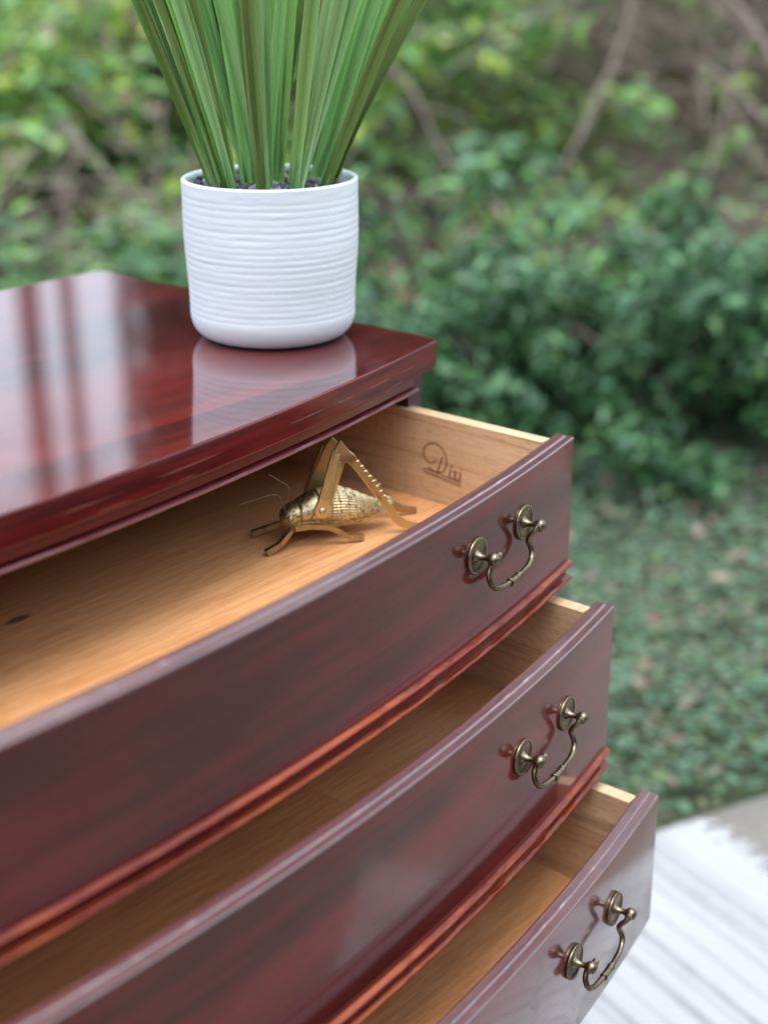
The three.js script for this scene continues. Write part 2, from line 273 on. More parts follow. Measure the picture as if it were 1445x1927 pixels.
// the stamped side panel of the top drawer
const ZS = 0.40, STAMP_U = 0.702, STAMP_V = 0.2142;
const stampMap = (() => {
  const W = 2048, Hh = 512, c = document.createElement('canvas'); c.width = W; c.height = Hh; const x = c.getContext('2d');
  x.fillStyle = '#000'; x.fillRect(0, 0, W, Hh);
  x.strokeStyle = '#fff'; x.fillStyle = '#fff'; x.lineCap = 'round';
  // local units: the mark is 40 wide and 33 tall (mm), origin at its top left
  const k = W / (ZS * 1000), ox = 0, oy = 0;
  x.save(); x.translate(STAMP_U * W, STAMP_V * Hh); x.scale(k, Hh / 106);
  const P = (w, f) => { x.lineWidth = w; x.beginPath(); f(); x.stroke(); };
  x.beginPath(); x.rect(-3, -3, 43.6, 40); x.clip();
  P(1.4, () => { x.moveTo(13.4, 15.6); x.bezierCurveTo(10.6, 21.0, 2.2, 19.6, 0.9, 12.4); x.bezierCurveTo(-0.2, 4.6, 7.4, -0.4, 14.0, 0.9); x.bezierCurveTo(22.4, 2.8, 26.4, 10.4, 25.0, 17.2); x.bezierCurveTo(23.8, 22.4, 20.2, 25.6, 15.6, 25.4); });
  P(1.6, () => { x.moveTo(20.6, 11.6); x.bezierCurveTo(18.6, 16.6, 17.0, 21.6, 15.4, 25.4); x.bezierCurveTo(12.6, 25.9, 9.6, 24.6, 6.6, 23.4); });
  x.font = 'italic bold 15px serif'; x.save(); x.translate(26.0, 27.6); x.rotate(0.06); x.scale(0.7, 1); x.fillText('ixie', 0, 0); x.restore();
  P(0.95, () => { x.moveTo(0.6, 25.0); x.lineTo(16, 26.4); x.lineTo(42, 29.6); });
  P(0.95, () => { x.moveTo(0.6, 27.4); x.lineTo(20, 29.2); x.lineTo(42, 31.6); });
  P(0.7, () => { x.moveTo(3, 28.6); x.lineTo(24, 31.2); x.lineTo(42, 33.2); });
  x.restore();
  const a = x.getImageData(0, 0, W, Hh).data;
  return tex(W, Hh, (u, v) => { const i = Math.min(W - 1, Math.floor(u * W)), j = Hh - 1 - Math.min(Hh - 1, Math.floor(v * Hh)); const m = a[4 * (j * W + i)] / 255;
    return mix3(oak(u, v, ZS, 0.106, 2.5), [0.15, 0.034, 0.014], m * (0.8 + 0.25 * fbm(u * 300, v * 90, 2))); });
})();
const stampMat = new THREE.MeshPhysicalMaterial({ map: stampMap, roughness: 0.5, clearcoat: 0.25, clearcoatRoughness: 0.35 });
const TD = 0.017;
function drawer(p, yt, yb, hy, bead, stamped, shift, yf) {
  const d = new THREE.Group(); d.name = 'drawer'; chest.add(d); d.position.z = p;
  const body = bead ? yb - 0.0165 : yb;
  // face: flat, rounded at the lower edge of the plain front
  const fs = bead ? [[0, yt - 0.0018], [0, yb - 0.0002], [-0.0012, yb - 0.001], [-0.0012, body], [-TD, body], [-TD, yt - 0.0018]]
    : [[0, yt - 0.0018], [0, yb + 0.004], [-0.0012, yb + 0.0012], [-0.004, yb], [-TD, yb], [-TD, yt - 0.0018]];
  const fg = sweep(fs, LW, 0, 72); uvScale(fg, 1 / 1.1, 1 / 0.3, 0.917 + shift * 0.09, shift * 0.55);
  mesh('drawer_front', fg, frontMat, d);
  // worn upper lip, two shallow rounded ridges
  const lip = [[0.0001, yt - 0.0018], [0, yt - 0.0007], [-0.0009, yt], [-0.0062, yt], [-0.0075, yt - 0.0009], [-0.0088, yt - 0.0001], [-0.0152, yt - 0.0001], [-0.0168, yt - 0.0007], [-TD - 0.0001, yt - 0.0018]];
  const lg = sweep(lip, LW, 0, 72, HW, 0.35); uvScale(lg, 1 / 1.1, 1 / 0.022, 0.917 + shift * 0.09, 0);
  mesh('front_lip', lg, lipMat, d);
  if (bead) for (const [y, r, out] of [[yb - 0.0024, 0.0021, 0.0046], [yb - 0.0150, 0.0020, 0.0042]]) {
    const s = []; for (let k = 0; k <= 10; k++) { const a = Math.PI / 2 - k / 10 * Math.PI; s.push([out - 0.003 + 0.003 * Math.cos(a), y + r * Math.sin(a)]); } s.push([-0.006, y - r], [-0.006, y + r]);
    const g = sweep(s, LW - 0.0008, 0.0008, 72, HW, 0.9); uvScale(g, 1 / 1.1, 1 / 0.0086, 0.917 + shift * 0.09, 0);
    mesh('bead_moulding', g, beadMat, d);
  }
  const zf = -TD + 0.0035, z0 = zf - ZS, xo = -0.012, xi = -0.025, ys = yt - 0.001;
  const floor = yf;
  for (const s of [0, 1]) {
    const g = stamped ? boxAt(s ? LW - xo : xi, s ? LW - xi : xo, ys - 0.106, ys, z0, zf) : boxAt(s ? LW - xo : xi, s ? LW - xi : xo, body + 0.004, ys, z0, zf);
    if (!(stamped && !s)) { uvScale(boxUV(g, 1), 1 / 0.42, 1 / 0.11, shift * 3 + s * 0.37, shift); }
    const m = stamped && !s ? [sideMat, stampMat, sideMat, sideMat, sideMat, sideMat] : sideMat;
    if (stamped && !s) { // grain along z on the narrow upper edge
      const uv = g.attributes.uv, po = g.attributes.position; for (let i = 8; i < 16; i++) uv.setXY(i, po.getZ(i) / 0.42, po.getX(i) / 0.11);
    }
    const o = mesh('drawer_side', g, m, d); if (stamped && !s) o.userData.label = 'pale oak drawer side with a brown stamped script mark';
  }
  mesh('drawer_back', uvScale(boxUV(boxAt(LW - xi + 0.0004, xi - 0.0004, floor + 0.001, ys - 0.004, z0, z0 + 0.012), 1), 1 / 0.42, 1 / 0.11), sideMat, d);
  { // bottom board follows the bow in front
    const sh = new THREE.Shape(); const a = LW - xi + 0.0006, b = xi - 0.0006; sh.moveTo(a, -(z0 + 0.0125)); sh.lineTo(b, -(z0 + 0.0125));
    for (let i = 0; i <= 40; i++) { const x = b + (a - b) * i / 40; sh.lineTo(x, -(bow(x) - TD - 0.0006)); }
    const g = new THREE.ExtrudeGeometry(sh, { depth: 0.005, bevelEnabled: false }); g.rotateX(-Math.PI / 2); g.translate(0, floor - 0.005, 0);
    const po = g.attributes.position, uv = g.attributes.uv; for (let i = 0; i < po.count; i++) uv.setXY(i, (po.getX(i) + 1.007) / 1.1 + shift, (po.getZ(i) + 0.4) / 0.55 + shift * 0.7);
    mesh('drawer_bottom', g, bottomMat, d);
  }
  for (const cx of [-XR - BORE / 2, LW + XR + BORE / 2]) handle(d, cx, hy, 0);
  return d;
}
drawer(0.1400, -0.0563, -0.1617, -0.0955, true, true, 0, -0.132);
drawer(0.1853, -0.1904, -0.3202, -0.2420, true, false, 0.31, -0.286);
drawer(0.2377, -0.3460, -0.4707, -0.3964, false, false, 0.57, -0.4405);
drawer(-0.004, -0.4835, -0.6580, -0.5550, false, false, 0.83, -0.63);

// ---------------------------------------------------------------- potted plant
const plant = thing('potted_plant', 'white ribbed ceramic pot of tall artificial grass standing on the chest top', 'plant');
plant.position.set(-0.071, H0, -0.1185);
{
  const pr = [[0, 0.0028], [0.046, 0.0028], [0.050, 0.0006], [0.0535, 0.0012]], RM = 0.0722, PH = 0.1325;
  for (let k = 0; k <= 12; k++) { const a = k / 12 * Math.PI / 2; pr.push([0.0525 + 0.0167 * Math.sin(a), 0.0225 - 0.0213 * Math.cos(a)]); }
  const gr = []; let y = 0.024; while (y < PH - 0.008) { gr.push([y, rr(0.5, 1)]); y += rr(0.0046, 0.0062); }
  for (let yy = 0.0232; yy < PH - 0.002; yy += 0.0006) {
    let r = 0.0692 + 0.003 * sm(0.022, 0.09, yy); for (const [g, a] of gr) { const t = (yy - g) / 0.0014; r -= 0.00024 * a * Math.exp(-t * t); }
    pr.push([r, yy]);
  }
  pr.push([RM + 0.0001, PH - 0.0016], [RM - 0.0006, PH - 0.0004], [RM - 0.0018, PH], [RM - 0.0034, PH - 0.0003], [RM - 0.0046, PH - 0.0018], [RM - 0.0052, PH - 0.005], [RM - 0.0056, 0.1], [RM - 0.0062, 0.03], [0.05, 0.012], [0, 0.011]);
  const g = new THREE.LatheGeometry(pr.map(a => new THREE.Vector2(Math.max(0, a[0]), a[1])), 128);
  const po = g.attributes.position; for (let i = 0; i < po.count; i++) { const a = Math.atan2(po.getZ(i), po.getX(i)), r = Math.hypot(po.getX(i), po.getZ(i)); if (r > 0.06) { const w = 0.00022 * Math.sin(2 * a + po.getY(i) * 60) + 0.00022 * (vn(a * 3 + 9, po.getY(i) * 260) - 0.5); po.setXYZ(i, po.getX(i) * (1 + w / r), po.getY(i), po.getZ(i) * (1 + w / r)); } }
  g.computeVertexNormals();
  const glaze = new THREE.MeshPhysicalMaterial({ color: new THREE.Color().setRGB(0.76, 0.80, 0.825), roughness: 0.55, clearcoat: 0.25, clearcoatRoughness: 0.35, bumpMap: tex(512, 512, (u, v) => fbm(u * 60, v * 60, 3), true), bumpScale: 0.00012 });
  mesh('pot', g, glaze, plant);
  // filling under the pebbles
  const fill = new THREE.CylinderGeometry(0.0663, 0.065, 0.02, 48); fill.translate(0, 0.1105, 0);
  mesh('filling', fill, new THREE.MeshStandardMaterial({ color: new THREE.Color().setRGB(0.02, 0.018, 0.018), roughness: 1 }), plant);
  const pg = [0, 1, 2].map(k => { const a = new THREE.IcosahedronGeometry(0.0042, 1); const q = a.attributes.position; for (let i = 0; i < q.count; i++) { const n = 0.72 + 0.5 * vn(q.getX(i) * 700 + k * 9, q.getY(i) * 700 + q.getZ(i) * 500); q.setXYZ(i, q.getX(i) * n * 1.25, q.getY(i) * n * 0.8, q.getZ(i) * n); } a.computeVertexNormals(); return a; });
  const pm = [[0.05, 0.048, 0.056], [0.12, 0.115, 0.13], [0.25, 0.24, 0.26], [0.03, 0.028, 0.034]].map(c => new THREE.MeshStandardMaterial({ color: new THREE.Color().setRGB(...c), roughness: 0.5 }));
  for (let i = 0; i < 230; i++) { const r = 0.0625 * Math.sqrt(rnd()), a = rnd() * 6.283; const o = mesh('pebble', pg[i % 3], pm[Math.floor(rnd() * 4)], plant); o.position.set(r * Math.cos(a), 0.1222 + rr(0, 0.004), r * Math.sin(a)); o.rotation.set(rnd() * 6, rnd() * 6, rnd() * 6); o.scale.setScalar(rr(0.7, 1.2)); }
  // blades: folded along the midrib
  const bladeMap = (c0, c1) => tex(64, 256, (u, v) => { const n = fbm(u * 26, v * 4, 3), m = fbm(u * 40, v * 160, 2); return mix3(c0, c1, clamp(0.5 + 0.9 * (n - 0.5) + 0.7 * (m - 0.5))); });
  const bm = [[[0.29, 0.52, 0.16], [0.44, 0.69, 0.26]], [[0.32, 0.60, 0.22], [0.50, 0.77, 0.35]], [[0.18, 0.30, 0.08], [0.30, 0.43, 0.13]], [[0.38, 0.62, 0.27], [0.56, 0.79, 0.43]], [[0.17, 0.26, 0.07], [0.30, 0.40, 0.13]]]
    .map(([a, b]) => new THREE.MeshPhysicalMaterial({ map: bladeMap(a, b), roughness: 0.45, side: THREE.DoubleSide }));
  function blade(base, dir, len, wd, curl, face, mi) {
    const N = 14, pos = [], uv = [], idx = [], d = dir.clone().normalize(), out = V(d.x, 0, d.z); if (out.lengthSq() < 1e-6) out.set(1, 0, 0); out.normalize();
    const fac = V(Math.cos(face), 0, Math.sin(face)), th = 0.00025; let p = base.clone();
    for (let i = 0; i <= N; i++) {
      const t = i / N, dd = d.clone().addScaledVector(out, curl * t * t).addScaledVector(V(0, -1, 0), 0.4 * curl * t * t * t).normalize();
      if (i) p.addScaledVector(dd, len / N);
      const side = V().crossVectors(dd, fac).normalize(), nrm = V().crossVectors(side, dd).normalize();
      const w = wd * 0.5 * (0.62 + 0.38 * sm(0, 0.3, t)) * (1 - sm(0.6, 1.0, t) * 0.97), f = w * 1.05;
      const a = p.clone().addScaledVector(side, -w).addScaledVector(nrm, f), b = p.clone(), c = p.clone().addScaledVector(side, w).addScaledVector(nrm, f);
      for (const [q, u] of [[a, 0], [b, 0.5], [b, 0.5], [c, 1]]) { pos.push(q.x, q.y, q.z); uv.push(u, t * 1.0); }
    }
    for (let i = 0; i < N; i++) { const k = 4 * i; idx.push(k, k + 4, k + 1, k + 1, k + 4, k + 5, k + 2, k + 6, k + 3, k + 3, k + 6, k + 7); }
    const g = new THREE.BufferGeometry(); g.setAttribute('position', new THREE.Float32BufferAttribute(pos, 3)); g.setAttribute('uv', new THREE.Float32BufferAttribute(uv, 2)); g.setIndex(idx); g.computeVertexNormals();
    mesh('leaf', g, bm[mi], plant);
  }
  // clumps in image-plane terms: s = across the view (to the right), t = away from the camera
  const clumps = [[-0.040, -0.012, 9], [-0.028, -0.030, 11], [-0.003, -0.036, 10], [0.0, -0.022, 6], [0.023, -0.036, 11], [0.041, -0.014, 11], [0.046, 0.006, 7], [-0.016, 0.000, 15], [0.004, 0.004, 14], [0.021, 0.000, 15], [-0.032, 0.026, 10], [0.002, 0.034, 12], [0.034, 0.030, 10]];
  for (const [s, t, n] of clumps) for (let i = 0; i < n * 0.78; i++) {
    const bs = s + gauss() * 0.0034, bt = t + gauss() * 0.0038;
    const base = V(bs * RX + bt * FX, 0.119, bs * RZ + bt * FZ);
    const ds = s * (s < 0 ? 7.0 : 8.8) + (bs - s) * 14 + gauss() * 0.08, dt = bt * 7.5 + gauss() * 0.13, dir = V(ds * RX + dt * FX, 1, ds * RZ + dt * FZ);
    const face = Math.atan2(-FZ, -FX) + gauss() * 1.0;
    blade(base, dir, rr(0.36, 0.56), rr(0.0082, 0.0128), rr(0.1, 0.6), face, [0, 0, 1, 1, 2, 3, 3, 4][Math.floor(rnd() * 8)]);
  }
}

// ---------------------------------------------------------------- brass grasshopper
const hopper = thing('brass_grasshopper', 'small brass grasshopper figurine standing inside the open top drawer', 'figurine');
hopper.position.set(-0.1406, H0 - 0.132, 0.0049); hopper.rotation.y = -0.4565;
{
  const brassMap = tex(512, 512, (u, v) => { const n = fbm(u * 10, v * 10, 5), m = fbm(u * 34 + 7, v * 34, 4); return mix3(mix3([0.48, 0.38, 0.19], [0.74, 0.62, 0.37], clamp(n * 1.6 - 0.25)), [0.14, 0.10, 0.05], 0.75 * sm(0.58, 0.72, m)); });
  const brass = new THREE.MeshStandardMaterial({ map: brassMap, metalness: 1, roughness: 0.43, bumpMap: tex(256, 256, (u, v) => fbm(u * 30, v * 30, 4), true), bumpScale: 0.00015 });
  const dull = new THREE.MeshStandardMaterial({ map: tex(256, 256, (u, v) => mix3([0.24, 0.18, 0.10], [0.54, 0.42, 0.23], fbm(u * 14, v * 14, 5))), metalness: 1, roughness: 0.42 });
  // body: profile of centre height, half height, half width along X
  const K = [[-0.0425, 0.0215, 0.0002, 0.0002], [-0.0418, 0.0215, 0.0040, 0.0042], [-0.0390, 0.0218, 0.0078, 0.0080], [-0.0345, 0.0222, 0.0102, 0.0100], [-0.0292, 0.0228, 0.0112, 0.0110], [-0.020, 0.0243, 0.0142, 0.0130], [-0.009, 0.0252, 0.0164, 0.0146], [0.004, 0.0246, 0.0166, 0.0148], [0.014, 0.0230, 0.0150, 0.0136], [0.024, 0.0212, 0.0118, 0.0108], [0.032, 0.0200, 0.0086, 0.0080], [0.0375, 0.0196, 0.0064, 0.0062], [0.046, 0.0196, 0.0050, 0.0050], [0.0535, 0.0200, 0.0044, 0.0046], [0.0540, 0.0200, 0.0004, 0.0004]];
  const at = x => { let i = 0; while (i < K.length - 2 && K[i + 1][0] < x) i++; const t = clamp((x - K[i][0]) / (K[i + 1][0] - K[i][0])); const s = (k) => { const p0 = K[Math.max(0, i - 1)], p1 = K[i], p2 = K[i + 1], p3 = K[Math.min(K.length - 1, i + 2)]; const m1 = (p2[k] - p0[k]) / (p2[0] - p0[0] || 1) * (p2[0] - p1[0]), m2 = (p3[k] - p1[k]) / (p3[0] - p1[0] || 1) * (p2[0] - p1[0]); const t2 = t * t, t3 = t2 * t; return (2 * t3 - 3 * t2 + 1) * p1[k] + (t3 - 2 * t2 + t) * m1 + (-2 * t3 + 3 * t2) * p2[k] + (t3 - t2) * m2; }; return [s(1), Math.max(0.0001, s(2)), Math.max(0.0001, s(3))]; };
  function bodyPart(x0, x1, n, m, relief, swell = 0) {
    const pos = [], uv = [], idx = [];
    for (let i = 0; i <= n; i++) { const x = x0 + (x1 - x0) * i / n, [cy, ry, rz] = at(x);
      for (let k = 0; k <= m; k++) { const a = k / m * Math.PI * 2, e = relief(x, a) + swell; const cap = (i === 0 || i === n) && x1 - x0 < 0.06 ? 0.93 : 1; pos.push(x, cy + (ry + e) * cap * Math.cos(a), (rz + e) * cap * Math.sin(a)); uv.push(x * 14, k / m * 1.2); } }
    for (let i = 0; i < n; i++) for (let k = 0; k < m; k++) { const a = i * (m + 1) + k, b = a + 1, c = a + m + 1, d = c + 1; idx.push(a, b, c, b, d, c); }
    const g = new THREE.BufferGeometry(); g.setAttribute('position', new THREE.Float32BufferAttribute(pos, 3)); g.setAttribute('uv', new THREE.Float32BufferAttribute(uv, 2)); g.setIndex(idx); g.computeVertexNormals(); return g;
  }
  const rings = [-0.004, 0.0035, 0.0115, 0.019, 0.026, 0.0325, 0.038];
  const seamAt = (x, c, w) => Math.exp(-(((x - c) / w) ** 2));
  mesh('body', bodyPart(-0.0425, 0.0540, 420, 176, (x, a) => {
    let e = -0.0008 * seamAt(x, -0.0290, 0.0006) - 0.0010 * seamAt(x, -0.0135, 0.0006);
    const up = Math.cos(a);
    e += 0.0005 * sm(-0.0285, -0.0275, x) * (1 - sm(-0.0145, -0.0138, x));
    if (x > -0.013) {
      for (const r of rings) e -= 0.0007 * seamAt(x, r, 0.0006);
      let loc = 0; for (let i = 0; i < rings.length - 1; i++) if (x > rings[i] && x <= rings[i + 1]) loc = (x - rings[i]) / (rings[i + 1] - rings[i]);
      e += 0.0009 * loc * (x < 0.038 ? 1 : 0);
      const lon = Math.cos(a * 44), amt = sm(-0.0125, -0.011, x) * sm(-0.92, -0.75, up);
      e += 0.00042 * lon * amt * (up < -0.25 && up > -0.38 ? 0 : 1);
      if (x > 0.039) e += 0.0004 * Math.cos(a * 20);
    }
    e -= 0.0009 * Math.exp(-(((up + 0.45) / 0.03) ** 2)) * (x > -0.028 ? 1 : 0);
    return e;
  }), brass, hopper);
  for (const s of [-1, 1]) { const g = new THREE.SphereGeometry(0.0031, 20, 14); g.scale(0.9, 1, 0.75); g.translate(-0.0368, 0.0232, s * 0.0088); mesh('eye', g, brass, hopper); }
  // hind leg: one flat plate, thigh and saw-edged shin
  const piv = [-0.0138, 0.0293];
  const outline = (() => {
    const o = []; const ang0 = Math.atan2(0.0855 - 0.0293, 0.0021 + 0.0138);
    for (let k = 0; k <= 10; k++) { const a = ang0 - Math.PI / 2 - k / 10 * Math.PI; o.push([piv[0] + 0.0063 * Math.cos(a), piv[1] + 0.0063 * Math.sin(a)]); }
    o.push([-0.0024, 0.0790], [0.0019, 0.0858]);
    const A = [0.0030, 0.0852], B = [0.0452, 0.0262]; o.push([0.0095, 0.0758]);
    for (let k = 0; k < 9; k++) { const t = 0.24 + k * 0.078, t2 = t + 0.062; const q = (u, off) => [A[0] + (B[0] - A[0]) * u + off * 0.81, A[1] + (B[1] - A[1]) * u + off * 0.58]; o.push(q(t, 0.0011), q(t2, 0.0004), q(t2 + 0.006, -0.0009)); }
    o.push([0.0470, 0.0236], [0.0520, 0.0160], [0.0580, 0.0112], [0.0640, 0.0088], [0.0700, 0.0066], [0.0708, 0.0010], [0.0650, 0.0018], [0.0585, 0.0030], [0.0520, 0.0060], [0.0470, 0.0108], [0.0428, 0.0170], [0.0352, 0.0300], [0.0105, 0.0642], [0.0075, 0.0672], [0.0055, 0.0668], [0.0042, 0.0628]);
    return o;
  })();
  function hindLeg(map, z, mat) {
    const sh = new THREE.Shape(outline.map(p => new THREE.Vector2(...map(p))));
    const th = 0.0016; const pl = new THREE.ExtrudeGeometry(sh, { depth: th, bevelEnabled: true, bevelSize: 0.0004, bevelThickness: 0.0004, bevelOffset: -0.0004, bevelSegments: 1 }); pl.translate(0, 0, z - th / 2);
    const gs = [pl.toNonIndexed ? (pl.index ? pl.toNonIndexed() : pl) : pl]; const so = Math.sign(z);
    const d = [0.0159, 0.0562], L = Math.hypot(...d), ux = d[0] / L, uy = d[1] / L, nx = -uy, ny = ux;
    const bar = (s0, t0, s1, t1, w, h) => { const f = (s, t) => map([piv[0] + ux * s + nx * t, piv[1] + uy * s + ny * t]); const a = f(s0, t0), b = f(s1, t1), l = Math.hypot(b[0] - a[0], b[1] - a[1]); const g = new THREE.BoxGeometry(l, w, h); g.rotateZ(Math.atan2(b[1] - a[1], b[0] - a[0])); g.translate((a[0] + b[0]) / 2, (a[1] + b[1]) / 2, z + so * (th / 2 + 0.0004)); gs.push(g.toNonIndexed()); };
    for (let k = 0; k < 15; k++) { const s = 0.0085 + k * 0.0026, w = 0.0036 - 0.0011 * k / 15; bar(s, 0.0001, s + 0.0026, w, 0.0011, 0.0019); bar(s, -0.0001, s + 0.0026, -w, 0.0011, 0.0020); }
    bar(0.006, 0.0052, 0.050, 0.0042, 0.0010, 0.0021); bar(0.006, -0.0052, 0.041, -0.0040, 0.0010, 0.0022);
    const leg = mesh('hind_leg', mergeGeometries(gs.map(g => { g = g.index ? g.toNonIndexed() : g; return g; })), mat, hopper);
    const rv = new THREE.SphereGeometry(0.0031, 20, 12); rv.scale(1, 1, 0.6); const pv = map(piv); rv.translate(pv[0], pv[1], z + so * (th / 2 + 0.0006)); mesh('rivet', rv, brass, leg);
  }
  hindLeg(p => p, 0.0172, brass);
  { // far leg: pivot, knee and toe land elsewhere; affine through three pairs
    const S = [[-0.0138, 0.0293], [0.0021, 0.0855], [0.0700, 0.0022]], D = [[-0.0108, 0.0265], [0.0092, 0.0770], [0.0835, 0.0022]];
    const ax = S[1][0] - S[0][0], ay = S[1][1] - S[0][1], bx = S[2][0] - S[0][0], by = S[2][1] - S[0][1], det = ax * by - ay * bx;
    hindLeg(p => { const x = p[0] - S[0][0], y = p[1] - S[0][1], u = (x * by - y * bx) / det, v = (ax * y - ay * x) / det; return [D[0][0] + u * (D[1][0] - D[0][0]) + v * (D[2][0] - D[0][0]), D[0][1] + u * (D[1][1] - D[0][1]) + v * (D[2][1] - D[0][1])]; }, -0.0172, dull);
  }
  // flat bars bent into legs
  function barLeg(name, pts, w, h, mat) {
    const c = new THREE.CatmullRomCurve3(pts.map(p => V(...p)), false, 'catmullrom', 0.4), n = 22, pos = [], idx = [], uv = [];
    for (let i = 0; i <= n; i++) { const t = i / n, p = c.getPoint(t), tg = c.getTangent(t), sd = V().crossVectors(tg, V(0, 1, 0)).normalize(), up = V().crossVectors(sd, tg).normalize(); const f = 1 + 0.35 * sm(0.75, 1, t) + 0.08 * Math.sin(t * 60) * sm(0.6, 0.8, t);
      const c4 = [[-1, -1], [1, -1], [1, 1], [-1, 1]]; for (let k = 0; k < 4; k++) for (const r of [0, 1]) { const q = c4[(k + r) % 4], v = p.clone().addScaledVector(sd, q[0] * w / 2).addScaledVector(up, q[1] * h / 2 * f); pos.push(v.x, v.y, v.z); uv.push(t, k / 4); } }
    for (let i = 0; i < n; i++) for (let k = 0; k < 4; k++) { const a = i * 8 + 2 * k, b = a + 1, d = a + 8, e = b + 8; idx.push(a, b, d, b, e, d); }
    for (const i of [0, n]) { const o = i * 8; i ? idx.push(o, o + 2, o + 4, o, o + 4, o + 6) : idx.push(o, o + 4, o + 2, o, o + 6, o + 4); }
    const g = new THREE.BufferGeometry(); g.setAttribute('position', new THREE.Float32BufferAttribute(pos, 3)); g.setAttribute('uv', new THREE.Float32BufferAttribute(uv, 2)); g.setIndex(idx); g.computeVertexNormals(); mesh(name, g, mat, hopper);
  }
  barLeg('front_leg', [[-0.030, 0.0160, 0.006], [-0.0385, 0.0172, 0.0150], [-0.0435, 0.0140, 0.0180], [-0.0500, 0.0080, 0.0190], [-0.0618, 0.0026, 0.0200]], 0.0042, 0.0040, dull);
  barLeg('middle_leg', [[-0.0360, 0.0170, 0.0150], [-0.0240, 0.0178, 0.0175], [-0.0100, 0.0158, 0.0195], [-0.0010, 0.0110, 0.0205], [0.0075, 0.0054, 0.0210], [0.0195, 0.0036, 0.0215]], 0.0036, 0.0040, dull);
  barLeg('front_leg', [[-0.028, 0.0130, -0.004], [-0.036, 0.0110, -0.0140], [-0.045, 0.0075, -0.0190], [-0.0590, 0.0034, -0.0210]], 0.0042, 0.0040, dull);
  barLeg('middle_leg', [[-0.0200, 0.0130, -0.0080], [-0.0050, 0.0120, -0.0180], [0.0100, 0.0070, -0.0200], [0.0240, 0.0032, -0.0205]], 0.0036, 0.0040, dull);
  const wire = new THREE.MeshStandardMaterial({ color: new THREE.Color().setRGB(0.25, 0.2, 0.16), metalness: 1, roughness: 0.4 });
  mesh('antenna', tube([V(-0.0392, 0.0290, -0.002), V(-0.0375, 0.0355, -0.001), V(-0.0338, 0.0420, 0), V(-0.0350, 0.0470, 0), V(-0.0430, 0.0535, 0), V(-0.0505, 0.0592, 0)], 0.00042, 30, 6), wire, hopper);
  mesh('antenna', tube([V(-0.0395, 0.0285, 0.004), V(-0.0425, 0.0370, 0.007), V(-0.0462, 0.0438, 0.009), V(-0.0535, 0.0462, 0.010), V(-0.0660, 0.0440, 0.010), V(-0.0785, 0.0421, 0.010)], 0.00042, 30, 6), wire, hopper);
}

// ---------------------------------------------------------------- rug
const rug = thing('woven_rug', 'white woven rug with thin grey stripes and a fringed end under the chest', 'rug');
{
  const LA = 1.9, LB = 0.92, th = 0.007;
  const bands = [[0.055, 0.004, 0.5], [0.075, 0.012, 0.55], [0.105, 0.016, 0.55], [0.135, 0.005, 0.6], [0.175, 0.004, 0.5], [0.215, 0.007, 0.75], [0.232, 0.004, 0.4], [0.262, 0.008, 0.7], [0.30, 0.004, 0.45], [0.335, 0.007, 0.7], [0.352, 0.005, 0.5], [0.39, 0.012, 0.5], [0.42, 0.005, 0.6]];
  const m = tex(2048, 1024, (u, v) => { const a = (1 - u) * LA, b = v * LB; let k = 0; const per = 0.45, am = a % per, jit = 0.004 * (fbm(b * 9, a * 3, 3) - 0.5) * 2;
    for (const [c, w, s] of bands) k = Math.max(k, s * (1 - sm(w * 0.55, w * 1.15, Math.abs(am - c + jit))) * (0.45 + 0.8 * fbm(b * 34 + c * 900, a * 50, 3)));
    const wv = fbm(a * 300, b * 300, 2); return mix3(mix3([0.41, 0.40, 0.39], [0.49, 0.482, 0.47], 0.6 * fbm(a * 8, b * 8, 4) + 0.4 * wv), [0.19, 0.175, 0.18], 0.8 * clamp(k)); });
  const bump = tex(1024, 1024, (u, v) => 0.5 + 0.35 * Math.sin(u * Math.PI * 2 * 64) * Math.sin(v * Math.PI * 2 * 96) + 0.3 * (fbm(u * 90, v * 90, 2) - 0.5), true); bump.repeat.set(4, 3);
  const mat = new THREE.MeshStandardMaterial({ map: m, roughness: 1, bumpMap: bump, bumpScale: 0.002 });
  const g = new THREE.BoxGeometry(LA, th, LB, 60, 1, 50); const po = g.attributes.position;
  for (let i = 0; i < po.count; i++) { const x = po.getX(i), z = po.getZ(i); if (po.getY(i) > 0) po.setY(i, th / 2 + 0.004 * (fbm(x * 7 + 30, z * 7 + 30, 3) - 0.5)); po.setXYZ(i, x + 0.006 * (fbm(z * 9, 3, 2) - 0.5), po.getY(i), z + 0.008 * (fbm(x * 6, 8, 2) - 0.5)); }
  g.computeVertexNormals(); g.translate(-LA / 2, th / 2 + 0.0006, LB / 2);
  rug.position.set(0.716, 0, -0.1); rug.rotation.y = -Math.atan2(0.341, 0.94);
  mesh('weave', g, mat, rug);
  const gs = []; for (let i = 0; i < 330; i++) { const z = (i + rnd()) / 330 * LB, l = rr(0.022, 0.05); const a = V(-0.004, 0.005, z), b = V(l * 0.5, rr(0.004, 0.012), z + rr(-0.006, 0.006)), c = V(l, 0.0028, z + rr(-0.014, 0.014)); gs.push(new THREE.TubeGeometry(new THREE.QuadraticBezierCurve3(a, b, c), 4, rr(0.0014, 0.0024), 5).toNonIndexed()); }
  const f = mesh('fringe', mergeGeometries(gs), new THREE.MeshStandardMaterial({ color: new THREE.Color().setRGB(0.48, 0.47, 0.46), roughness: 1 }), rug); f.userData.kind = 'stuff';
}

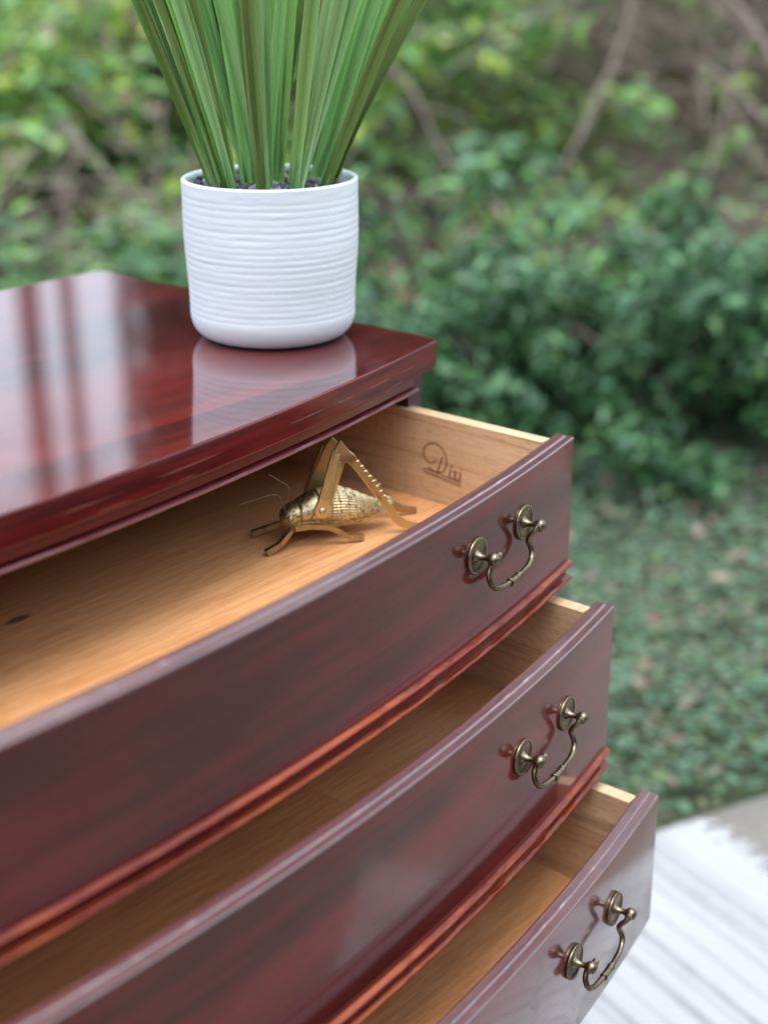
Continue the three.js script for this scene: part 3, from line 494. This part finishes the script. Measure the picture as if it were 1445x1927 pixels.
// ---------------------------------------------------------------- unseen building added behind the camera to shade the fronts of the drawers
{
  const added_house = thing('added_house', 'unseen single storey brown clapboard building with dark roof, added to shade the chest fronts', 'added_house');
  added_house.position.set(-1.5, 0, 4.6); added_house.rotation.y = -0.3;
  const board = new THREE.MeshStandardMaterial({ map: tex(512, 512, (u, v) => mix3([0.13, 0.10, 0.08], [0.2, 0.16, 0.13], fbm(u * 6, v * 30, 4))), roughness: 0.85 });
  const trim = new THREE.MeshStandardMaterial({ color: new THREE.Color().setRGB(0.45, 0.43, 0.4), roughness: 0.7 }), roofM = new THREE.MeshStandardMaterial({ map: tex(256, 256, (u, v) => mix3([0.04, 0.038, 0.036], [0.09, 0.085, 0.08], fbm(u * 40, v * 40, 3))), roughness: 0.95 });
  mesh('wall', boxAt(-7, 7, 0, 2.75, 0, 4), board, added_house);
  for (let k = 0; k < 16; k++) { const g = boxAt(-7.01, 7.01, 0, 0.165, -0.012, 0.012); g.rotateX(0.07); g.translate(0, 0.05 + k * 0.168, -0.012); mesh('clapboard', g, board, added_house); }
  const r = new THREE.Shape(); r.moveTo(-0.75, 2.62); r.lineTo(2, 3.9); r.lineTo(4.75, 2.62); r.lineTo(4.75, 2.75); r.lineTo(2, 4.05); r.lineTo(-0.75, 2.75);
  const rg = new THREE.ExtrudeGeometry(r, { depth: 14.6, bevelEnabled: false }); rg.rotateY(-Math.PI / 2); rg.translate(7.3, 0, 0); mesh('roof', rg, roofM, added_house);
  const pane = new THREE.MeshPhysicalMaterial({ color: new THREE.Color().setRGB(0.03, 0.035, 0.04), roughness: 0.05 });
  for (const x of [-4.2, 0.6, 3.6]) { const w = mesh('window', mergeGeometries([boxAt(x - 0.55, x + 0.55, 0.95, 1.05, -0.08, -0.03), boxAt(x - 0.55, x + 0.55, 2.05, 2.13, -0.08, -0.03), boxAt(x - 0.55, x - 0.47, 1.05, 2.05, -0.08, -0.03), boxAt(x + 0.47, x + 0.55, 1.05, 2.05, -0.08, -0.03), boxAt(x - 0.02, x + 0.02, 1.05, 2.05, -0.075, -0.035)]), trim, added_house); mesh('pane', boxAt(x - 0.47, x + 0.47, 1.05, 2.05, -0.05, -0.04), pane, w); }
  const d = mesh('door', boxAt(-2.2, -1.3, 0.02, 2.08, -0.07, -0.035), trim, added_house); const kn = new THREE.SphereGeometry(0.03, 12, 8); kn.translate(-1.4, 1.0, -0.1); mesh('handle', kn, antique, d);
}

// ---------------------------------------------------------------- vegetation
function leafGeo(l, w, fold, bend) { // pointed oval, folded on the midrib
  const n = 5, pos = [], idx = [];
  for (let i = 0; i <= n; i++) { const t = i / n, hw = w / 2 * Math.pow(Math.sin(Math.PI * Math.min(0.999, 0.02 + 0.98 * t)), 0.8) * (1 - 0.25 * t), y = -bend * l * t * t; pos.push(-hw, y + fold * hw, l * t, 0, y, l * t, hw, y + fold * hw, l * t); }
  for (let i = 0; i < n; i++) { const a = 3 * i; idx.push(a, a + 3, a + 1, a + 1, a + 3, a + 4, a + 1, a + 4, a + 2, a + 2, a + 4, a + 5); }
  const g = new THREE.BufferGeometry(); g.setAttribute('position', new THREE.Float32BufferAttribute(pos, 3)); g.setIndex(idx); g.computeVertexNormals(); return g;
}
const OVAL = leafGeo(1, 0.55, 0.35, 0.25), SLIM = leafGeo(1, 0.34, 0.3, 0.3), BROAD = leafGeo(1, 0.82, 0.25, 0.2);
const leafMat = new THREE.MeshPhysicalMaterial({ color: 0xffffff, roughness: 0.95, transmission: 0.42, thickness: 0, side: THREE.DoubleSide });
const glossLeaf = new THREE.MeshPhysicalMaterial({ color: 0xffffff, roughness: 0.36, side: THREE.DoubleSide });
const barkMat = new THREE.MeshStandardMaterial({ map: tex(256, 512, (u, v) => mix3([0.075, 0.058, 0.047], [0.2, 0.16, 0.135], fbm(u * 16, v * 6, 4))), roughness: 0.95 });
const twigMat = new THREE.MeshStandardMaterial({ map: tex(128, 512, (u, v) => mix3([0.19, 0.135, 0.11], [0.42, 0.32, 0.27], fbm(u * 8, v * 10, 4))), roughness: 0.9 });
const darkTwig = new THREE.MeshStandardMaterial({ map: tex(128, 512, (u, v) => mix3([0.05, 0.035, 0.028], [0.14, 0.1, 0.08], fbm(u * 8, v * 10, 4))), roughness: 0.95 });
const M4 = new THREE.Matrix4(), Q = new THREE.Quaternion(), EU = new THREE.Euler(), SC = V(), CO = new THREE.Color();
function leaves(list, geo, mat, size, pal, parent, flat = 0.8) {   // list of local points
  const im = new THREE.InstancedMesh(geo, mat, list.length); im.name = 'foliage'; im.castShadow = im.receiveShadow = true; im.userData.kind = 'stuff';
  list.forEach((p, i) => {
    EU.set(gauss() * flat, rnd() * 6.283, gauss() * flat, 'YXZ'); Q.setFromEuler(EU); const s = rr(size[0], size[1]); SC.set(s, s, s); M4.compose(p, Q, SC); im.setMatrixAt(i, M4);
    const c = pal[Math.floor(rnd() * pal.length)], k = rr(0.75, 1.25); CO.setRGB(c[0] * k, c[1] * k, c[2] * k); im.setColorAt(i, CO);
  });
  parent.add(im); return im;
}
const DARKG = [[0.030, 0.10, 0.036], [0.044, 0.13, 0.044], [0.07, 0.175, 0.062], [0.038, 0.105, 0.045], [0.10, 0.215, 0.08], [0.075, 0.15, 0.04]];
const MIDG = [[0.10, 0.25, 0.06], [0.14, 0.31, 0.08], [0.085, 0.22, 0.08], [0.18, 0.32, 0.09], [0.075, 0.17, 0.06]];
const LIME = [[0.32, 0.50, 0.06], [0.40, 0.54, 0.06], [0.24, 0.46, 0.09], [0.19, 0.38, 0.09], [0.44, 0.52, 0.08], [0.26, 0.50, 0.15]];
const BROWN = [[0.26, 0.16, 0.10], [0.33, 0.22, 0.14], [0.19, 0.125, 0.09], [0.38, 0.28, 0.2]];
function clumpCloud(n, rx, ry, rz, clumps, spread, y0 = 0.0) { // points in clumps through a dome-shaped volume
  const cs = []; for (let i = 0; i < clumps; i++) { let a; do { a = [rr(-1, 1), rr(0, 1), rr(-1, 1)]; } while (a[0] ** 2 + a[1] ** 2 + a[2] ** 2 > 1 || a[0] ** 2 + a[1] ** 2 + a[2] ** 2 < 0.22); cs.push(V(a[0] * rx, y0 + a[1] * ry, a[2] * rz)); }
  const out = []; for (let i = 0; i < n; i++) { const c = cs[Math.floor(rnd() * cs.length)]; out.push(V(c.x + gauss() * spread, Math.max(0.01, c.y + gauss() * spread * 0.8), c.z + gauss() * spread)); } return out;
}
function stems(parent, n, r, h, rad, mat, name = 'stem') {
  for (let i = 0; i < n; i++) { const a = rnd() * 6.283, e = r * rr(0.3, 1), hh = h * rr(0.6, 1.05); mesh(name, tube([V(gauss() * 0.05, -0.05, gauss() * 0.05), V(Math.cos(a) * e * 0.3, hh * 0.45, Math.sin(a) * e * 0.3), V(Math.cos(a + 0.2) * e * 0.7, hh * 0.85, Math.sin(a + 0.2) * e * 0.7), V(Math.cos(a + 0.3) * e, hh * rr(0.8, 1.05), Math.sin(a + 0.3) * e)], rad * rr(0.6, 1.3), 12, 5), mat, parent); }
}
function place(o, w, q, dy = 0) { const p = bg(w, q); p.y = ribs(w, q) + dy; o.position.copy(p); return o; }
// low evergreen mounds along the foot of the bank
const mounds = [
  [3.62, -0.28, 0.36, 0.50, 'low dark green evergreen shrub just behind the pot corner of the chest'],
  [3.52, 0.22, 0.40, 0.52, 'dark glossy evergreen shrub beside the shrub behind the pot'],
  [3.46, 0.66, 0.42, 0.58, 'dense dark evergreen mound on the far side of the ivy from the rug'],
  [3.58, 1.10, 0.42, 0.64, 'broad dark evergreen mound at the outer end of the ivy bed'],
  [3.80, 1.60, 0.45, 0.66, 'dark evergreen mound past the outer end of the ivy bed']];
for (const [w, q, r, h, label] of mounds) {
  const o = place(thing('evergreen_shrub', label, 'shrub', 'low evergreen shrubs at the foot of the bank'), w, q, -0.02);
  stems(o, 6, r * 0.8, h * 0.8, 0.006, darkTwig); leaves(clumpCloud(5200, r, h * 0.85, r, 70, 0.055, h * 0.16), OVAL, glossLeaf, [0.018, 0.044], DARKG, o, 0.7);
}
const second = [[4.05, 0.15, 0.5, 0.75], [4.0, 0.75, 0.5, 0.62], [4.2, 1.35, 0.55, 0.5]];
second.forEach(([w, q, r, h], i) => {
  const o = place(thing('laurel_shrub', ['mid green laurel shrub growing up the bank behind the pot corner', 'mid green laurel shrub growing above the dense dark mound', 'laurel shrub with arching tips above the broad dark mound'][i], 'shrub', 'laurel shrubs on the bank'), w, q, -0.05);
  stems(o, 7, r, h, 0.007, darkTwig); leaves(clumpCloud(1700, r, h, r, 60, 0.07), OVAL, glossLeaf, [0.04, 0.07], [...DARKG, ...DARKG, ...MIDG], o, 0.8);
});
// thicket on the bank: brown twigs with lime and mid green leaves
const thick = [
  [3.95, -1.2, 0.45, 0.55, MIDG, 1500, 'bright green leafy shrub behind the far corner of the chest top'],
  [4.2, -0.66, 0.36, 0.42, MIDG, 900, 'small leafy shrub between the pot and the far chest corner'],
  [5.5, -1.62, 0.75, 0.6, LIME, 4200, 'lime green thicket shrub rising above the chest top'],
  [5.3, -0.85, 0.7, 0.64, [...LIME, ...LIME, ...MIDG, ...BROWN], 3400, 'thin twiggy thicket shrub behind the grass blades of the pot'],
  [5.7, -0.1, 0.75, 1.1, [...LIME, ...MIDG], 2200, 'yellow green thicket shrub directly behind the potted grass'],
  [5.5, 0.6, 0.75, 1.05, [...MIDG, ...LIME], 900, 'half bare green thicket shrub on the bank above the laurel'],
  [5.7, 1.3, 0.75, 1.1, [...MIDG, ...BROWN, ...BROWN], 300, 'mostly bare brown thicket shrub with few green leaves'],
  [5.8, 2.05, 0.75, 1.15, [...BROWN, ...BROWN, ...MIDG], 240, 'bare reddish brown thicket shrub at the outer end of the bank'],
  [6.2, -2.4, 0.75, 0.66, LIME, 1500, 'lime green thicket shrub farthest along the bank past the chest']];
const caneOf = new Map();
for (const [w, q, r, h, pal, n, label] of thick) {
  const o = place(thing('thicket_shrub', label, 'shrub', 'thicket shrubs on the bank'), w, q, -0.05);
  for (let i = 0; i < (q > 0.4 ? 16 : 8); i++) { const a = rnd() * 6.283, l = rr(0.5, 1.1), e = r * rr(0.5, 1.5), tp = h * rr(0.5, 1.2); mesh('cane', tube([V(gauss() * 0.2, 0, gauss() * 0.2), V(Math.cos(a) * e * 0.35, tp * 0.75, Math.sin(a) * e * 0.35), V(Math.cos(a) * e * 0.75, tp, Math.sin(a) * e * 0.75), V(Math.cos(a) * e * 1.1, tp * rr(0.6, 1.0), Math.sin(a) * e * 1.1)], rr(0.0025, 0.0055), 14, 5), rnd() < 0.75 ? twigMat : darkTwig, o); }
  const tw = []; for (let i = 0; i < (q > 0.9 ? 800 : 80); i++) { const p = V(gauss() * r, rr(0.05, h * 1.05), gauss() * r), d = V(gauss(), gauss() * 0.9 + 0.35, gauss()).normalize(), l = rr(0.15, 0.5); tw.push(new THREE.TubeGeometry(new THREE.QuadraticBezierCurve3(p, p.clone().addScaledVector(d, l * 0.5).add(V(0, 0.03, 0)), p.clone().addScaledVector(d, l)), 4, q > 0.9 ? rr(0.003, 0.0065) : rr(0.0018, 0.0045), 4).toNonIndexed()); }
  mesh('twigs', mergeGeometries(tw), twigMat, o).userData.kind = 'stuff';
  leaves(clumpCloud(n, r * 1.1, h * 1.05, r * 1.1, Math.round(n / 13), 0.075), OVAL, leafMat, q < 0.3 ? [0.055, 0.105] : [0.045, 0.09], pal, o, 0.6);
}
// long bramble stems that arch through the thicket
const brambles = [
  [[4.15, 0.30, 0.02], [4.1, 0.38, 0.42], [4.1, 0.48, 0.62], [4.15, 0.62, 0.95], [4.2, 0.66, 1.3], 0.0055, 'pale bramble stem arching up behind the laurel'],
  [[3.9, 1.00, 0.35], [3.85, 1.02, 0.62], [3.9, 0.96, 0.84], [4.0, 0.86, 1.0], [4.2, 0.7, 1.12], 0.005, 'grey bramble stem drooping over the dark evergreen mounds'],
  [[4.0, 0.30, 0.5], [4.05, 0.16, 0.62], [4.1, 0.06, 0.80], [4.2, -0.1, 0.92], [4.3, -0.3, 0.95], 0.004, 'thin bramble stem crossing low behind the pot'],
  [[4.1, 0.7, 1.05], [4.0, 0.9, 1.12], [4.0, 1.1, 1.10], [4.05, 1.3, 0.98], [4.1, 1.4, 0.8], 0.004, 'bramble stem hanging in a low arch over the laurel tops']];
for (const [a, b, c, d, e, r, label] of brambles) {
  const o = thing('bramble_stem', label, 'branch', 'bramble stems on the bank');
  const pts = [a, b, c, d, e].map(p => bg(p[0], p[1], p[2])), base = pts[0].clone(); o.position.copy(base);
  mesh('cane', tube(pts.map(p => p.sub(base)), r, 40, 7), twigMat, o);
  for (let k = 1; k < 5; k++) { const p = pts[k].clone(); mesh('side_shoot', tube([p, p.clone().add(V(gauss() * 0.1, 0.08, gauss() * 0.1)), p.clone().add(V(gauss() * 0.2, 0.14, gauss() * 0.2))], r * 0.45, 8, 5), twigMat, o); }
}
// ivy and fallen leaves between patio and bank, creeping up the bank
function groundLeaves(name, label, category, n, geo, mat, size, pal, wq, lift, flat) {
  const o = new THREE.InstancedMesh(geo, mat, n); o.name = name; o.userData = { label, category, kind: 'stuff' }; o.castShadow = o.receiveShadow = true; scene.add(o);
  for (let i = 0; i < n; i++) {
    let w, q, p, a, b; do { w = rr(wq[0], wq[1]); q = rr(wq[2], wq[3]); p = bg(w, q); const dx = p.x - 0.74, dz = p.z + 0.096; a = dx * PA[0] + dz * PA[1]; b = dx * PB[0] + dz * PB[1]; } while (b > -0.004 || (p.x < 0.03 && p.x > LW - 0.05 && p.z > -0.47));
    const hump = 0.05 * fbm(p.x * 3, p.z * 3, 3); p.y = ribs(w, q) + 0.006 + lift * rnd() + hump * (lift > 0.02 ? 1 : 0.5);
    EU.set(gauss() * flat, rnd() * 6.283, gauss() * flat, 'YXZ'); Q.setFromEuler(EU); const s = rr(...size); SC.set(s, s, s); M4.compose(p, Q, SC); o.setMatrixAt(i, M4);
    const c = pal[Math.floor(rnd() * pal.length)], k = rr(0.75, 1.25); CO.setRGB(c[0] * k, c[1] * k, c[2] * k); o.setColorAt(i, CO);
  }
}
groundLeaves('ivy', 'bluish green ivy carpeting the ground beyond the patio edge', 'ivy', 62000, BROAD, leafMat, [0.009, 0.025], [[0.08, 0.18, 0.085], [0.11, 0.23, 0.115], [0.14, 0.27, 0.15], [0.065, 0.14, 0.06], [0.14, 0.22, 0.065], [0.19, 0.19, 0.11]], [1.4, 4.6, -2.6, 2.8], 0.05, 0.45);
groundLeaves('fallen_leaves', 'brown fallen leaves scattered over the ivy', 'leaves', 3600, OVAL, leafMat, [0.022, 0.05], BROWN, [1.4, 6.5, -2.8, 3.0], 0.05, 0.5);
groundLeaves('undergrowth', 'mixed green and brown undergrowth covering the bank below the thicket', 'undergrowth', 12000, OVAL, leafMat, [0.045, 0.09], [...MIDG, ...LIME, ...BROWN], [3.9, 8.2, -3.4, 0.75], 0.28, 0.6);
groundLeaves('leaf_litter', 'tan leaf litter and sparse greenery under the bare twigs on the bank', 'leaf litter', 5200, OVAL, leafMat, [0.035, 0.075], [...BROWN, ...BROWN, ...MIDG, ...LIME], [4.2, 8.2, 0.7, 3.4], 0.34, 0.6);
// tall columnar evergreens and slim bare trees on top of the bank
const tall = [[9.6, -0.98, 0.58, 5.2, 'tall dark columnar evergreen tree on the bank, nearest the gap of open sky'], [9.9, 0.10, 0.62, 5.0, 'tall dark columnar evergreen tree between two others on the bank'], [9.7, 1.25, 0.66, 5.3, 'tall dark columnar evergreen tree, second from the end of the row'], [10.1, 2.5, 0.7, 5.1, 'tall dark columnar evergreen tree at the end of the row']];
for (const [w, q, r, h, label] of tall) {
  const o = place(thing('columnar_evergreen', label, 'tree', 'columnar evergreens on the bank'), w, q, -0.05);
  const tr = new THREE.CylinderGeometry(0.03, 0.08, h * 0.95, 8); tr.translate(0, h * 0.475, 0); mesh('trunk', tr, barkMat, o);
  const pts = []; for (let i = 0; i < 8000; i++) { const t = rnd(), rad = r * Math.min(1, 6 * t + 0.35) * (1 - sm(0.8, 1, t) * 0.75) * Math.sqrt(rr(0.3, 1)) * (0.88 + 0.24 * vn(t * 14, i % 5)), a = rnd() * 6.283; pts.push(V(rad * Math.cos(a), 0.1 + t * h, rad * Math.sin(a))); }
  const c = leaves(pts, SLIM, leafMat, [0.14, 0.26], [[0.018, 0.05, 0.024], [0.026, 0.065, 0.03], [0.035, 0.08, 0.035]], o, 1.0); c.name = 'crown';
}
const slim = [[11.2, -2.35, 0.06, 6.2], [11.8, -2.75, 0.09, 6.8], [11.9, -3.35, 0.06, 5.6], [12.4, -2.1, 0.05, 6.5], [11.4, -4.4, 0.14, 7.2], [12.8, -5.6, 0.12, 7.0]];
slim.forEach(([w, q, r, h], i) => {
  const o = place(thing('slim_tree', ['slim bare tree at the edge of the evergreen row', 'taller bare tree with a thicker trunk in the open gap', 'short bare leaning tree in the open gap', 'very thin bare tree behind the evergreen row', 'thick trunked bare tree beyond the open gap', 'bare tree farthest from the evergreen row'][i], 'tree', 'bare trees on top of the bank'), w, q, -0.1);
  mesh('trunk', tube([V(0, 0, 0), V(gauss() * 0.06, h * 0.35, gauss() * 0.06), V(gauss() * 0.12, h * 0.7, gauss() * 0.12), V(gauss() * 0.2, h, gauss() * 0.2)], r, 20, 8), barkMat, o);
  for (let k = 0; k < 9; k++) { const t = rr(0.6, 0.95), a = rnd() * 6.283, l = rr(0.5, 1.3); mesh('branch', tube([V(0, h * t, 0), V(Math.cos(a) * l * 0.5, h * t + l * 0.35, Math.sin(a) * l * 0.5), V(Math.cos(a) * l, h * t + l * rr(0.4, 0.9), Math.sin(a) * l)], r * rr(0.2, 0.4), 8, 5), barkMat, o); }
  const pts = []; for (let k = 0; k < 1500; k++) { const a = rnd() * 6.283, l = 1.5 * Math.sqrt(rnd()); pts.push(V(Math.cos(a) * l, h * rr(0.58, 1.15), Math.sin(a) * l)); }
  leaves(pts, OVAL, leafMat, [0.06, 0.12], [...MIDG, ...BROWN], o, 1).name = 'crown';
});

renderer.render(scene, camera);
